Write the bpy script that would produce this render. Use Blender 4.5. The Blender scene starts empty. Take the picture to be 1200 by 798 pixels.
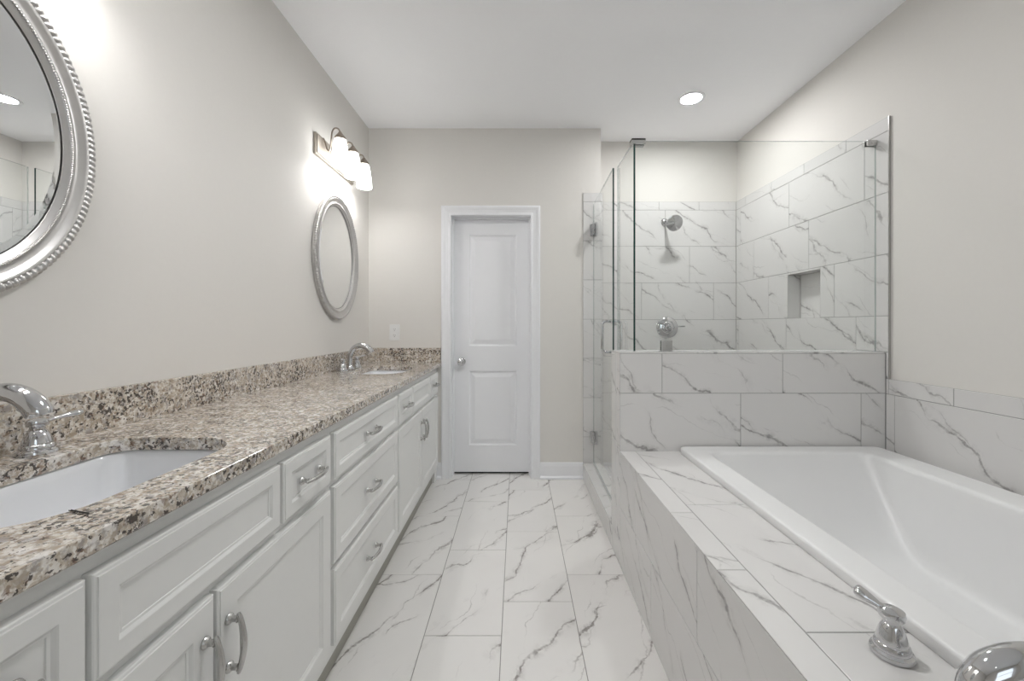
import bpy, bmesh, math, random
from mathutils import Vector, Matrix

S = bpy.context.scene
C = S.collection
PI = math.pi
random.seed(7)

# ------------------------------------------------------------------ camera, world, light, exposure
F = 482.0                      # focal length in pixels of the 1200 x 798 frame
CAM_H = 1.2
cam_d = bpy.data.cameras.new('camera')
cam_d.sensor_width = 36.0
cam_d.lens = F / 1200.0 * 36.0
cam_d.shift_x = -6.0 / 1200.0
cam_d.shift_y = -18.0 / 1200.0
cam_d.clip_start = 0.02
cam = bpy.data.objects.new('camera', cam_d)
C.objects.link(cam)
cam.location = (0, 0, CAM_H)
cam.rotation_euler = (PI / 2, 0, 0)
S.camera = cam

SHADE_E = 6.4        # glow of the frosted lamp shades
BULB_W = 1.9        # bulb inside each shade
CAN_E = 290.0        # recessed ceiling lamp over the shower
FILL_CAN2_E = 370.0       # added fill lamp in the ceiling over the walkway, out of view
FILL_CAN3_E = 8.0        # added fill lamp in the ceiling behind the camera, unseen
SKY_E = 1.75         # daylight through the unseen window added behind the camera

w = bpy.data.worlds.new('sky')
S.world = w
w.use_nodes = True
bg = w.node_tree.nodes['Background']
bg.inputs[0].default_value = (0.86, 0.93, 1.0, 1)
bg.inputs[1].default_value = SKY_E

S.view_settings.view_transform = 'Standard'
S.view_settings.look = 'None'
S.view_settings.exposure = 0.06
S.view_settings.gamma = 1.0
S.view_settings.use_curve_mapping = False
S.cycles.use_denoising = True
S.cycles.max_bounces = 12
S.cycles.diffuse_bounces = 6
S.cycles.glossy_bounces = 6
S.cycles.transparent_max_bounces = 16
S.cycles.sample_clamp_indirect = 6.0
S.cycles.caustics_reflective = False
S.cycles.caustics_refractive = False

# ------------------------------------------------------------------ the room's measures (metres)
XL = -1.165          # wall with the mirrors
XR = 1.848           # wall beside the tub
XT = 1.838           # tiled face of that wall
YB = 3.226           # wall with the door
YS = 3.45            # tiled back of the shower
YR = -1.5            # wall behind the camera
ZC = 2.743
XK = 0.512           # face of tub deck, curb and half wall
YH0, YH1 = 2.051, 2.232   # half wall
ZH = 1.066
ZD = 0.572           # tub deck
ZT = 2.235           # top of the shower tile
XRET = 0.656         # end of the door wall, where the shower begins
ZCURB = 0.122
DOOR = (-0.518, 0.105, 2.058)   # opening: x0, x1, top
NICHE = (2.496, 2.794, 1.246, 1.54)

# ------------------------------------------------------------------ node helpers
class NT:
    def __init__(self, name):
        self.m = bpy.data.materials.new(name)
        self.m.use_nodes = True
        self.t = self.m.node_tree
        self.t.nodes.clear()
        self.out = self.t.nodes.new('ShaderNodeOutputMaterial')
    def n(self, kind, **kw):
        o = self.t.nodes.new(kind)
        for k, v in kw.items():
            setattr(o, k, v)
        return o
    def set(self, sock, v):
        if v is None:
            return
        if isinstance(v, bpy.types.NodeSocket):
            self.t.links.new(v, sock)
        else:
            sock.default_value = v
    def math(self, op, a, b=None, c=None, clamp=False):
        o = self.n('ShaderNodeMath', operation=op, use_clamp=clamp)
        for i, v in enumerate((a, b, c)):
            self.set(o.inputs[i], v)
        return o.outputs[0]
    def vmath(self, op, a, b=None, scale=None):
        o = self.n('ShaderNodeVectorMath', operation=op)
        self.set(o.inputs[0], a)
        self.set(o.inputs[1], b)
        if scale is not None:
            self.set(o.inputs['Scale'], scale)
        return o.outputs[0]
    def noise(self, vec, scale, detail=2.0, rough=0.5):
        o = self.n('ShaderNodeTexNoise')
        self.set(o.inputs['Vector'], vec)
        o.inputs['Scale'].default_value = scale
        o.inputs['Detail'].default_value = detail
        o.inputs['Roughness'].default_value = rough
        return o
    def range(self, v, a, b, c, d, smooth=True):
        o = self.n('ShaderNodeMapRange', interpolation_type='SMOOTHSTEP' if smooth else 'LINEAR')
        for k, x in zip(('Value', 'From Min', 'From Max', 'To Min', 'To Max'), (v, a, b, c, d)):
            self.set(o.inputs[k], x)
        return o.outputs['Result']
    def mix(self, f, a, b):
        o = self.n('ShaderNodeMix', data_type='RGBA')
        self.set(o.inputs[0], f)
        self.set(o.inputs[6], a)
        self.set(o.inputs[7], b)
        return o.outputs[2]
    def bsdf(self, **kw):
        o = self.n('ShaderNodeBsdfPrincipled')
        for k, v in kw.items():
            self.set(o.inputs[k.replace('_', ' ')], v)
        self.t.links.new(o.outputs[0], self.out.inputs[0])
        return o
    def bump(self, h, strength, dist):
        o = self.n('ShaderNodeBump')
        self.set(o.inputs['Height'], h)
        o.inputs['Strength'].default_value = strength
        o.inputs['Distance'].default_value = dist
        return o.outputs[0]

def col(r, g, b):
    return (r, g, b, 1.0)

def plain(name, c, rough=0.5, metal=0.0, noise_amt=0.03, scale=30.0, spec=0.5, bump=0.0):
    t = NT(name)
    g = t.n('ShaderNodeTexCoord').outputs['Object']
    nz = t.noise(g, scale, 3).outputs[0]
    a = tuple(x * (1 - noise_amt) for x in c[:3]) + (1,)
    b = tuple(min(1, x * (1 + noise_amt)) for x in c[:3]) + (1,)
    cc = t.mix(nz, a, b)
    p = t.bsdf(Base_Color=cc, Roughness=rough, Metallic=metal, Specular_IOR_Level=spec)
    if bump:
        t.set(p.inputs['Normal'], t.bump(nz, 0.4, bump))
    return t.m

def marble(name, base, vein, strength, rough):
    t = NT(name)
    at = t.n('ShaderNodeAttribute', attribute_name='vein_coord').outputs['Vector']
    def rotated(v, deg):
        r = t.n('ShaderNodeVectorRotate', rotation_type='Z_AXIS')
        t.set(r.inputs['Vector'], v)
        r.inputs['Angle'].default_value = math.radians(deg)
        return r.outputs[0]
    jit = t.vmath('SUBTRACT', t.noise(at, 9.0, 4, 0.6).outputs['Color'], (0.5, 0.5, 0.5))
    def family(deg, spacing, amp, w0, w1, lo, hi, shift, mscale):
        """wandering parallel veins: returns line and soft halo"""
        p = rotated(t.vmath('ADD', at, shift), deg)
        low = t.vmath('SUBTRACT', t.noise(t.vmath('MULTIPLY', p, (1.0, 0.7, 1.0)), 2.6, 2, 0.5).outputs['Color'], (0.5, 0.5, 0.5))
        q = t.vmath('ADD', p, t.vmath('SCALE', low, scale=amp))
        q = t.vmath('ADD', q, t.vmath('SCALE', jit, scale=0.075))
        sx = t.n('ShaderNodeSeparateXYZ')
        t.set(sx.inputs[0], q)
        ph = t.math('DIVIDE', sx.outputs[1], spacing)
        d = t.math('MULTIPLY', t.math('ABSOLUTE', t.math('SUBTRACT', t.math('FRACT', ph), 0.5)), spacing)
        mk = t.range(t.noise(t.vmath('MULTIPLY', p, (1.0, 2.0, 1.0)), mscale, 2).outputs[0], lo, hi, 0.0, 1.0)
        wd = t.math('MULTIPLY_ADD', mk, w1, w0)
        ln = t.math('SUBTRACT', 1.0, t.range(d, t.math('MULTIPLY', wd, 0.25), wd, 0.0, 1.0))
        ln = t.math('MULTIPLY', ln, mk)
        halo = t.math('MULTIPLY', t.math('SUBTRACT', 1.0, t.range(d, 0.0, 0.030, 0.0, 1.0)), mk)
        return ln, halo
    a1, h1 = family(33, 0.25, 0.26, 0.0020, 0.0062, 0.36, 0.58, (0.0, 0.0, 0.0), 3.4)
    a2, h2 = family(46, 0.30, 0.34, 0.0014, 0.0040, 0.42, 0.62, (13.1, 5.7, 2.0), 4.0)
    a3, h3 = family(22, 0.19, 0.30, 0.0012, 0.0024, 0.40, 0.62, (3.3, 21.7, 8.0), 4.6)
    grain = t.range(t.noise(at, 46.0, 3, 0.65).outputs[0], 0.32, 0.60, 0.45, 1.0)
    patch = t.range(t.noise(at, 26.0, 4, 0.7).outputs[0], 0.40, 0.66, 0.0, 1.0)
    tot = t.math('MULTIPLY', t.math('ADD', a1, t.math('ADD', t.math('MULTIPLY', a2, 0.75), t.math('MULTIPLY', a3, 0.5))), grain)
    soft = t.math('MULTIPLY', t.math('ADD', t.math('MULTIPLY', h1, 0.55), t.math('MULTIPLY', h2, 0.32)), patch)
    cloud = t.range(t.noise(at, 2.4, 3).outputs[0], 0.45, 0.75, 0.0, 0.07)
    tot = t.math('MULTIPLY', t.math('ADD', t.math('ADD', tot, soft), cloud), strength, clamp=True)
    c = t.mix(tot, base, vein)
    t.bsdf(Base_Color=c, Roughness=rough, Specular_IOR_Level=0.5)
    return t.m

def granite(name):
    t = NT(name)
    g = t.n('ShaderNodeTexCoord').outputs['Object']
    w1 = t.vmath('SUBTRACT', t.noise(g, 84.0, 3, 0.6).outputs['Color'], (0.5, 0.5, 0.5))
    p = t.vmath('ADD', g, t.vmath('SCALE', w1, scale=0.012))
    v = t.n('ShaderNodeTexVoronoi', feature='F1')
    t.set(v.inputs['Vector'], p)
    v.inputs['Scale'].default_value = 185.0
    sep = t.n('ShaderNodeSeparateColor')
    t.set(sep.inputs[0], v.outputs['Color'])
    c = t.mix(t.range(sep.outputs[0], 0.25, 0.75, 0, 1), col(0.55, 0.48, 0.395), col(0.76, 0.725, 0.675))
    tan = t.range(t.noise(p, 54.0, 3, 0.6).outputs[0], 0.46, 0.62, 0, 0.8)
    c = t.mix(tan, c, col(0.35, 0.285, 0.215))
    grey = t.range(t.noise(t.vmath('ADD', p, (4, 2, 7)), 44.0, 4, 0.65).outputs[0], 0.51, 0.63, 0, 0.75)
    c = t.mix(grey, c, col(0.31, 0.285, 0.275))
    qz = t.range(t.noise(t.vmath('ADD', p, (7, 3, 1)), 30.0, 3, 0.6).outputs[0], 0.56, 0.66, 0, 0.7)
    c = t.mix(qz, c, col(0.86, 0.83, 0.80))
    big = t.range(t.noise(g, 12.0, 2).outputs[0], 0.35, 0.7, 0.592, 0.495)
    dk = t.noise(t.vmath('ADD', p, (1.3, 8.2, 5.5)), 105.0, 3, 0.6).outputs[0]
    dark = t.range(t.math('SUBTRACT', dk, big), 0.0, 0.04, 0, 0.93)
    c = t.mix(dark, c, col(0.05, 0.04, 0.035))
    rd = t.range(t.noise(t.vmath('ADD', p, (9, 1, 3)), 80.0, 2).outputs[0], 0.60, 0.67, 0, 0.65)
    c = t.mix(rd, c, col(0.20, 0.12, 0.08))
    t.bsdf(Base_Color=c, Roughness=0.10, Specular_IOR_Level=0.55)
    return t.m

def clear_glass(name, tint):
    t = NT(name)
    tr = t.n('ShaderNodeBsdfTransparent')
    tr.inputs[0].default_value = tint
    gl = t.n('ShaderNodeBsdfGlossy')
    gl.inputs['Roughness'].default_value = 0.0
    gl.inputs['Color'].default_value = (1, 1, 1, 1)
    fr = t.n('ShaderNodeFresnel')
    fr.inputs['IOR'].default_value = 1.45
    geo = t.n('ShaderNodeNewGeometry')
    fac = t.math('MULTIPLY', fr.outputs[0], t.math('SUBTRACT', 1.0, geo.outputs['Backfacing']))
    mx = t.n('ShaderNodeMixShader')
    t.set(mx.inputs[0], fac)
    t.t.links.new(tr.outputs[0], mx.inputs[1])
    t.t.links.new(gl.outputs[0], mx.inputs[2])
    t.t.links.new(mx.outputs[0], t.out.inputs[0])
    return t.m

def emit(name, c, e, spec_rough=None):
    t = NT(name)
    p = t.bsdf(Base_Color=c, Roughness=0.35)
    p.inputs['Emission Color'].default_value = c
    p.inputs['Emission Strength'].default_value = e
    return t.m

M = {}
M['wall'] = plain('wall_paint', col(0.735, 0.715, 0.682), 0.75, 0, 0.012, 60, 0.3)
M['ceiling'] = plain('ceiling_paint', col(0.945, 0.95, 0.965), 0.9, 0, 0.01, 50, 0.2)
M['trim'] = plain('white_trim_paint', col(0.83, 0.835, 0.855), 0.35, 0, 0.01, 40)
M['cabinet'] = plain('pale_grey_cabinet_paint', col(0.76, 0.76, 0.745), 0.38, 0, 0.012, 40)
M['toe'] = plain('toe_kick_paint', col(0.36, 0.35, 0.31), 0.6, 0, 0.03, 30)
M['floor_tile'] = marble('marble_floor_tile', col(0.79, 0.775, 0.755), col(0.30, 0.28, 0.265), 0.9, 0.13)
M['wall_tile'] = marble('marble_wall_tile', col(0.71, 0.70, 0.69), col(0.32, 0.31, 0.305), 0.8, 0.15)
M['grout'] = plain('grey_grout', col(0.30, 0.29, 0.275), 0.9, 0, 0.05, 80, 0.2)
M['wall_grout'] = plain('light_grout', col(0.30, 0.295, 0.29), 0.9, 0, 0.05, 80, 0.2)
M['granite'] = granite('speckled_granite')
M['acrylic'] = plain('white_acrylic', col(0.80, 0.80, 0.80), 0.36, 0, 0.008, 20)
M['porcelain'] = plain('white_porcelain', col(0.80, 0.81, 0.83), 0.1, 0, 0.008, 20)
M['chrome'] = plain('chrome', col(0.64, 0.64, 0.65), 0.07, 1.0, 0.01, 20)
M['nickel'] = plain('brushed_nickel', col(0.55, 0.545, 0.53), 0.27, 1.0, 0.05, 60)
M['plate'] = plain('brushed_plate', col(0.44, 0.40, 0.35), 0.45, 0.8, 0.05, 60)
M['bronze'] = plain('warm_nickel', col(0.36, 0.31, 0.26), 0.3, 1.0, 0.05, 60)
M['silver'] = plain('silver_leaf', col(0.55, 0.54, 0.53), 0.30, 0.9, 0.06, 40)
M['mirror'] = plain('mirror_silvering', col(0.86, 0.87, 0.87), 0.0, 1.0, 0.0, 10)
M['black'] = plain('black_plastic', col(0.015, 0.013, 0.012), 0.4, 0, 0.05, 30)
M['hole'] = plain('dark_slot', col(0.03, 0.03, 0.03), 0.8, 0, 0.05, 30)
M['outlet'] = plain('outlet_plastic', col(0.80, 0.80, 0.79), 0.3, 0, 0.01, 30)
M['gap_shade'] = plain('closet_gap_shade', col(0.02, 0.02, 0.02), 0.9, 0, 0.05, 30)  # near-black stands in for the shade beyond the door gap
M['glass'] = clear_glass('clear_glass', col(0.975, 0.985, 0.98))
M['glass_edge'] = plain('green_glass_edge', col(0.012, 0.04, 0.034), 0.12, 0, 0.05, 30)
M['shade'] = emit('frosted_shade_lit', col(1.0, 0.995, 0.985), SHADE_E)
M['lens'] = emit('lamp_lens_lit', col(1.0, 1.0, 1.0), CAN_E)
M['lens_fill_walk'] = emit('fill_lens_walkway', col(1.0, 1.0, 1.0), FILL_CAN2_E)  # lens of the added fill lamp over the walkway
M['lens_fill_dim'] = emit('fill_lens_dimmed', col(1.0, 1.0, 1.0), FILL_CAN3_E)  # lens of the added fill lamp behind the camera
def rim_glass():
    t = NT('pale_glass_edge')
    tr = t.n('ShaderNodeBsdfTransparent'); tr.inputs[0].default_value = (0.93, 0.96, 0.95, 1)
    pr = t.n('ShaderNodeBsdfPrincipled'); pr.inputs['Base Color'].default_value = (0.42, 0.47, 0.455, 1); pr.inputs['Roughness'].default_value = 0.2
    mx = t.n('ShaderNodeMixShader'); mx.inputs[0].default_value = 0.5
    t.t.links.new(tr.outputs[0], mx.inputs[1]); t.t.links.new(pr.outputs[0], mx.inputs[2])
    t.t.links.new(mx.outputs[0], t.out.inputs[0])
    return t.m
M['glass_rim'] = rim_glass()
M['rubber'] = plain('clear_sweep', col(0.55, 0.56, 0.56), 0.3, 0, 0.02, 30)

# ------------------------------------------------------------------ mesh helpers
def rrect(x0, x1, y0, y1, r, n=6):
    """rounded rectangle, counter-clockwise; r one radius or (x1y1, x0y1, x0y0, x1y0)"""
    rs = r if isinstance(r, (tuple, list)) else (r,) * 4
    cs = [(x1, y1, 0, -1, -1), (x0, y1, 1, 1, -1), (x0, y0, 2, 1, 1), (x1, y0, 3, -1, 1)]
    out = []
    for (cx, cy, k, sx, sy), rr in zip(cs, rs):
        for i in range(n + 1):
            a = (k + i / n) * PI / 2
            out.append((cx + sx * rr + rr * math.cos(a), cy + sy * rr + rr * math.sin(a)))
    return out

class MB:
    def __init__(self):
        self.b = bmesh.new()
    def v(self, p):
        return self.b.verts.new(p)
    def f(self, vs, m=0):
        try:
            fc = self.b.faces.new(vs)
            fc.material_index = m
            return fc
        except ValueError:
            return None
    def box(self, x0, x1, y0, y1, z0, z1, bev=0.0, m=0, seg=2):
        vs = [self.v(p) for p in ((x0, y0, z0), (x1, y0, z0), (x1, y1, z0), (x0, y1, z0),
                                  (x0, y0, z1), (x1, y0, z1), (x1, y1, z1), (x0, y1, z1))]
        fs = [self.f([vs[i] for i in q], m) for q in
              ((3, 2, 1, 0), (4, 5, 6, 7), (0, 1, 5, 4), (1, 2, 6, 5), (2, 3, 7, 6), (3, 0, 4, 7))]
        if bev > 0:
            es = list({e for f in fs for e in f.edges})
            bmesh.ops.bevel(self.b, geom=es, offset=bev, segments=seg, profile=0.7, affect='EDGES')
        return fs
    def rings(self, loops, cap0=True, cap1=True, m=0, closed=True):
        rs = [[self.v(p) for p in lp] for lp in loops]
        n = len(rs[0])
        for a, b in zip(rs, rs[1:]):
            for i in range(n if closed else n - 1):
                j = (i + 1) % n
                self.f([a[i], a[j], b[j], b[i]], m)
        if cap0:
            self.f(list(reversed(rs[0])), m)
        if cap1:
            self.f(rs[-1], m)
        return rs
    def tube(self, path, rad, seg=14, flat=1.0, m=0, cap=True, up=None, sub=1):
        pts = [Vector(p) for p in path]
        rs = rad if isinstance(rad, (list, tuple)) else [rad] * len(pts)
        if sub > 1:                      # Catmull-Rom through the given stations
            P2, R2 = [], []
            for i in range(len(pts) - 1):
                q = [pts[max(i - 1, 0)], pts[i], pts[i + 1], pts[min(i + 2, len(pts) - 1)]]
                for k in range(sub):
                    t = k / sub
                    P2.append(0.5 * (2 * q[1] + (q[2] - q[0]) * t + (2 * q[0] - 5 * q[1] + 4 * q[2] - q[3]) * t * t + (3 * q[1] - q[0] - 3 * q[2] + q[3]) * t ** 3))
                    R2.append(rs[i] * (1 - t) + rs[i + 1] * t)
            pts, rs = P2 + [pts[-1]], R2 + [rs[-1]]
        t0 = (pts[1] - pts[0]).normalized()
        ref = Vector(up) if up else (Vector((0, 0, 1)) if abs(t0.z) < 0.9 else Vector((0, 1, 0)))
        a = (ref - t0 * ref.dot(t0)).normalized()
        loops = []
        for i, p in enumerate(pts):
            t = (pts[min(i + 1, len(pts) - 1)] - pts[max(i - 1, 0)]).normalized()
            a = (a - t * a.dot(t)).normalized()
            bn = t.cross(a)
            loops.append([p + (a * math.cos(k * 2 * PI / seg) * flat + bn * math.sin(k * 2 * PI / seg)) * rs[i]
                          for k in range(seg)])
        self.rings(loops, cap, cap, m)
    def lathe(self, prof, origin=(0, 0, 0), axis=(0, 0, 1), seg=28, m=0, caps=True):
        ax = Vector(axis).normalized()
        o = Vector(origin)
        q = ax.to_track_quat('Z', 'Y')
        loops = []
        for r, h in prof:
            loops.append([o + q @ Vector((r * math.cos(k * 2 * PI / seg), r * math.sin(k * 2 * PI / seg), h)) for k in range(seg)])
        self.rings(loops, caps, caps, m)
    def panel(self, O, u, v, n, W, H, rings, m=0, back=None):
        """nested rectangles: rings of (inset, height along n); last one is filled"""
        O, u, v, n = map(Vector, (O, u, v, n))
        loops = []
        for ins, h in rings:
            loops.append([O + u * a + v * b + n * h for a, b in
                          ((ins, ins), (W - ins, ins), (W - ins, H - ins), (ins, H - ins))])
        self.rings(loops, back is not None, True, m)
    def build(self, name, mat, parent=None, smooth=False, offset=None, angle=35):
        bmesh.ops.recalc_face_normals(self.b, faces=self.b.faces[:])
        me = bpy.data.meshes.new(name)
        if offset is not None:
            bmesh.ops.translate(self.b, verts=self.b.verts[:], vec=-Vector(offset))
        self.b.to_mesh(me)
        self.b.free()
        for mm in (mat if isinstance(mat, (list, tuple)) else [mat]):
            me.materials.append(mm)
        if smooth:
            for p in me.polygons:
                p.use_smooth = True
            if angle:
                try:
                    me.set_sharp_from_angle(angle=math.radians(angle))
                except Exception:
                    pass
        o = bpy.data.objects.new(name, me)
        C.objects.link(o)
        if parent is not None:
            o.parent = parent
            if offset is None:
                o.location = -parent.location if parent.location.length and parent.parent is None and parent.type == 'EMPTY' else (0, 0, 0)
        elif offset is not None:
            o.location = offset
        return o

def tag(o, label, cat, group=None, kind=None):
    o['label'] = label
    o['category'] = cat
    if group:
        o['group'] = group
    if kind:
        o['kind'] = kind
    return o

def empty(name, loc, label, cat, group=None):
    o = bpy.data.objects.new(name, None)
    o.empty_display_size = 0.05
    C.objects.link(o)
    o.location = loc
    return tag(o, label, cat, group)

def structure(o, label=None, cat=None):
    o['kind'] = 'structure'
    if label:
        o['label'] = label
        o['category'] = cat
    return o

def copy_tree(o, parent=None):
    c = o.copy()
    C.objects.link(c)
    c.parent = parent
    for ch in [x for x in bpy.data.objects if x.parent == o]:
        copy_tree(ch, c)
    return c

GAP = 0.0014
def tiles(O, u, v, n, rects, mb=None, th=0.008, gap=GAP, vu=1, vv=1, swap=False, name='tile', grout=True):
    """Tiles as bevelled slabs standing th proud of O's plane, over a grout bed.
    rects (u0,u1,v0,v1); the vein attribute carries tile-local metres plus a random shift."""
    O, u, v, n = map(Vector, (O, u, v, n))
    b = mb if mb is not None else bmesh.new()
    lay = b.loops.layers.float_vector.get('vein_coord') or b.loops.layers.float_vector.new('vein_coord')
    c = 0.0009
    for (u0, u1, v0, v1) in rects:
        if u1 - u0 < 0.006 or v1 - v0 < 0.006:
            continue
        sh = Vector((random.uniform(0, 60), random.uniform(0, 60), random.uniform(0, 60)))
        a0, a1, b0, b1 = u0 + gap, u1 - gap, v0 + gap, v1 - gap
        def ring(i, h):
            return [(a0 + i, b0 + i, h), (a1 - i, b0 + i, h), (a1 - i, b1 - i, h), (a0 + i, b1 - i, h)]
        R = [[(b.verts.new(O + u * p + v * q + n * h), (p, q)) for p, q, h in ring(i, hh)] for i, hh in ((0, 0.0), (0, th - c), (c, th))]
        fs = []
        for A, B in zip(R, R[1:]):
            for i in range(4):
                j = (i + 1) % 4
                fs.append([A[i], A[j], B[j], B[i]])
        fs.append(R[-1])
        for q in fs:
            fc = b.faces.new([x[0] for x in q])
            fc.material_index = 0
            for lp, x in zip(fc.loops, q):
                p, r = x[1]
                p, r = p * vu, r * vv
                lp[lay] = (Vector((r, p, 0)) if swap else Vector((p, r, 0))) + sh
        if grout:
            g = [O + u * p + v * q + n * (th - 0.0016) for p, q in ((u0, v0), (u1, v0), (u1, v1), (u0, v1))]
            fc = b.faces.new([b.verts.new(x) for x in g])
            fc.material_index = 1
    return b

def tiles_obj(name, b, mats, parent=None):
    bmesh.ops.recalc_face_normals(b, faces=b.faces[:])
    me = bpy.data.meshes.new(name)
    b.to_mesh(me)
    b.free()
    for m in mats:
        me.materials.append(m)
    o = bpy.data.objects.new(name, me)
    C.objects.link(o)
    if parent is not None:
        o.parent = parent
    return o

def cuts(a, b, joint, L):
    """intervals of [a,b] cut at joint + k L"""
    k = math.ceil((a - joint) / L - 1e-6)
    out, p = [], a
    while True:
        j = joint + k * L
        if j >= b - 1e-4:
            break
        if j > a + 1e-4:
            out.append((p, j))
            p = j
        k += 1
    out.append((p, b))
    return out

def course(u0, u1, v0, v1, joint, L=0.604):
    return [(a, b, v0, v1) for a, b in cuts(u0, u1, joint, L)]

WT = [M['wall_tile'], M['wall_grout']]
FT = [M['floor_tile'], M['grout']]

# ================================================================== the setting
# floor: slab + tile field
fl = MB(); fl.box(XL - 0.12, XR + 0.12, YR - 0.12, 4.3, -0.12, -0.009)
floor = structure(fl.build('floor', M['grout']), 'floor of large marble tiles in a staggered pattern', 'floor')
b = bmesh.new()
cols = [(-1.165, -0.958, 2.40), (-0.958, -0.66, 2.40), (-0.66, -0.36, 2.586), (-0.36, -0.06, 2.801), (-0.06, 0.24, 2.997),
        (0.24, 0.54, 2.586)]
for x0, x1, j in cols:
    y1 = YB + 0.12
    # long side runs away from the camera: u = y, v = -x
    tiles((0, 0, -0.0085), (0, 1, 0), (-1, 0, 0), (0, 0, 1), [(a, c, -x1, -x0) for a, c in cuts(YR, y1, j, 0.605)], mb=b, gap=0.0015)
# in front of tub deck behind the camera
tiles((0, 0, -0.0085), (0, 1, 0), (-1, 0, 0), (0, 0, 1),
      [(a, c, -x1, -x0) for x0, x1 in ((0.54, 0.84), (0.84, 1.14), (1.14, 1.44), (1.44, 1.74), (1.74, 1.848)) for a, c in cuts(YR, 0.1, -0.4 + x0, 0.605)], mb=b)
tiles_obj('floor_tile', b, FT, floor)

cl = MB(); cl.box(XL - 0.12, XR + 0.12, YR - 0.12, 3.6, ZC, ZC + 0.12)
structure(cl.build('ceiling', M['ceiling']), 'flat white ceiling', 'ceiling')

wl = MB(); wl.box(XL - 0.12, XL, YR - 0.12, 3.6, -0.1, ZC)
structure(wl.build('wall_left', M['wall']), 'greige wall behind the vanity', 'wall')

# wall with the door
wb = MB()
x0, x1, zt = DOOR
wb.box(XL, x0 - 0.015, YB, YB + 0.114, 0, ZC)
wb.box(x0 - 0.015, x1 + 0.015, YB, YB + 0.114, zt + 0.015, ZC)
wb.box(x1 + 0.015, XRET, YB, YS + 0.12, 0, ZC)
wall_back = structure(wb.build('wall_back', M['wall']), 'greige wall with the white door', 'wall')

ws = MB(); ws.box(XRET, XR + 0.12, YS + 0.008, YS + 0.12, 0, ZC)
wall_shower = structure(ws.build('wall_shower_back', M['wall']), 'back wall of the shower, marble tile below paint', 'wall')

# wall beside the tub, with the shower niche cut out
wr = MB()
ny0, ny1, nz0, nz1 = NICHE
wr.box(XR, XR + 0.14, YR - 0.12, ny0 - 0.008, -0.1, ZC)
wr.box(XR, XR + 0.14, ny1 + 0.008, 3.6, -0.1, ZC)
wr.box(XR, XR + 0.14, ny0 - 0.008, ny1 + 0.008, -0.1, nz0 - 0.008)
wr.box(XR, XR + 0.14, ny0 - 0.008, ny1 + 0.008, nz1 + 0.008, ZC)
wr.box(XR + 0.085, XR + 0.14, ny0 - 0.008, ny1 + 0.008, nz0 - 0.008, nz1 + 0.008)
wall_right = structure(wr.build('wall_right', M['wall']), 'greige wall beside the bathtub and shower', 'wall')

# wall behind the camera with an unseen window added for fill daylight
WX0, WX1, WZ0, WZ1 = 0.35, 1.60, 0.95, 2.25
wq = MB()
wq.box(XL, WX0, YR - 0.12, YR, -0.1, ZC)
wq.box(WX1, XR, YR - 0.12, YR, -0.1, ZC)
wq.box(WX0, WX1, YR - 0.12, YR, -0.1, WZ0)
wq.box(WX0, WX1, YR - 0.12, YR, WZ1, ZC)
structure(wq.build('wall_rear', M['wall']), 'greige wall with the added window', 'wall')
wn = MB()
for q in ((WX0, WX0 + .05, WZ0, WZ1), (WX1 - .05, WX1, WZ0, WZ1), (WX0, WX1, WZ0, WZ0 + .05), (WX0, WX1, WZ1 - .05, WZ1), (WX0, WX1, 1.58, 1.62)):
    wn.box(q[0], q[1], YR - 0.09, YR - 0.04, q[2], q[3], 0.004)
window = structure(wn.build('window_added_1', M['trim']), 'added white framed window, out of view, letting in fill daylight', 'window')
pn = MB(); pn.box(WX0 + .05, WX1 - .05, YR - 0.068, YR - 0.062, WZ0 + .05, WZ1 - .05)
pn.build('pane', M['glass'], window)
cs = MB()
for i, q in enumerate(((WX0 - .08, WX0, WZ0 - .08, WZ1 + .08), (WX1, WX1 + .08, WZ0 - .08, WZ1 + .08), (WX0, WX1, WZ0 - .08, WZ0), (WX0, WX1, WZ1, WZ1 + .08))):
    cs.box(q[0], q[1], YR, YR + 0.018, q[2], q[3], 0.003)
cs.build('casing', M['trim'], window)
pl = bpy.data.lights.new('window_portal', 'AREA')
pl.shape = 'RECTANGLE'; pl.size = WX1 - WX0; pl.size_y = WZ1 - WZ0
pl.cycles.is_portal = True
po = bpy.data.objects.new('window_portal', pl); C.objects.link(po)
po.location = ((WX0 + WX1) / 2, YR - 0.14, (WZ0 + WZ1) / 2)
po.rotation_euler = (PI / 2, 0, PI)     # facing into the room

# ---------------- marble cladding of the shower
VROW = [0.020, 0.325, 0.632, 0.940, 1.246, 1.554, 1.861, 2.165, ZT]
def crow(i): return VROW[i], VROW[i + 1]
# back of the shower: u = x
b = bmesh.new()
bj = {6: 1.243, 5: 1.446, 4: 1.648, 3: 1.85, 2: 1.243, 1: 1.446, 0: 1.648}
rects = []
for i in range(7):
    rects += course(XRET, XT, *crow(i), bj[i])
rects += course(XRET, XT, *crow(7), 1.19, 0.336)
tiles((0, YS + 0.008, 0), (1, 0, 0), (0, 0, 1), (0, -1, 0), rects, mb=b)
tiles_obj('tile_cladding', b, WT, wall_shower)
# strip on the door wall + return into the shower
b = bmesh.new()
rects = []
for i in range(7):
    rects += [(0.516, XRET, *crow(i))]
rects += [(0.516, XRET, *crow(7))]
tiles((0, YB, 0), (1, 0, 0), (0, 0, 1), (0, -1, 0), rects, mb=b)
rects = []
for i in range(8):
    rects += [(YB - 0.008, YS, *crow(i))]
tiles((XRET, 0, 0), (0, 1, 0), (0, 0, 1), (1, 0, 0), rects, mb=b)
tiles_obj('tile_cladding', b, WT, wall_back)
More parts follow.
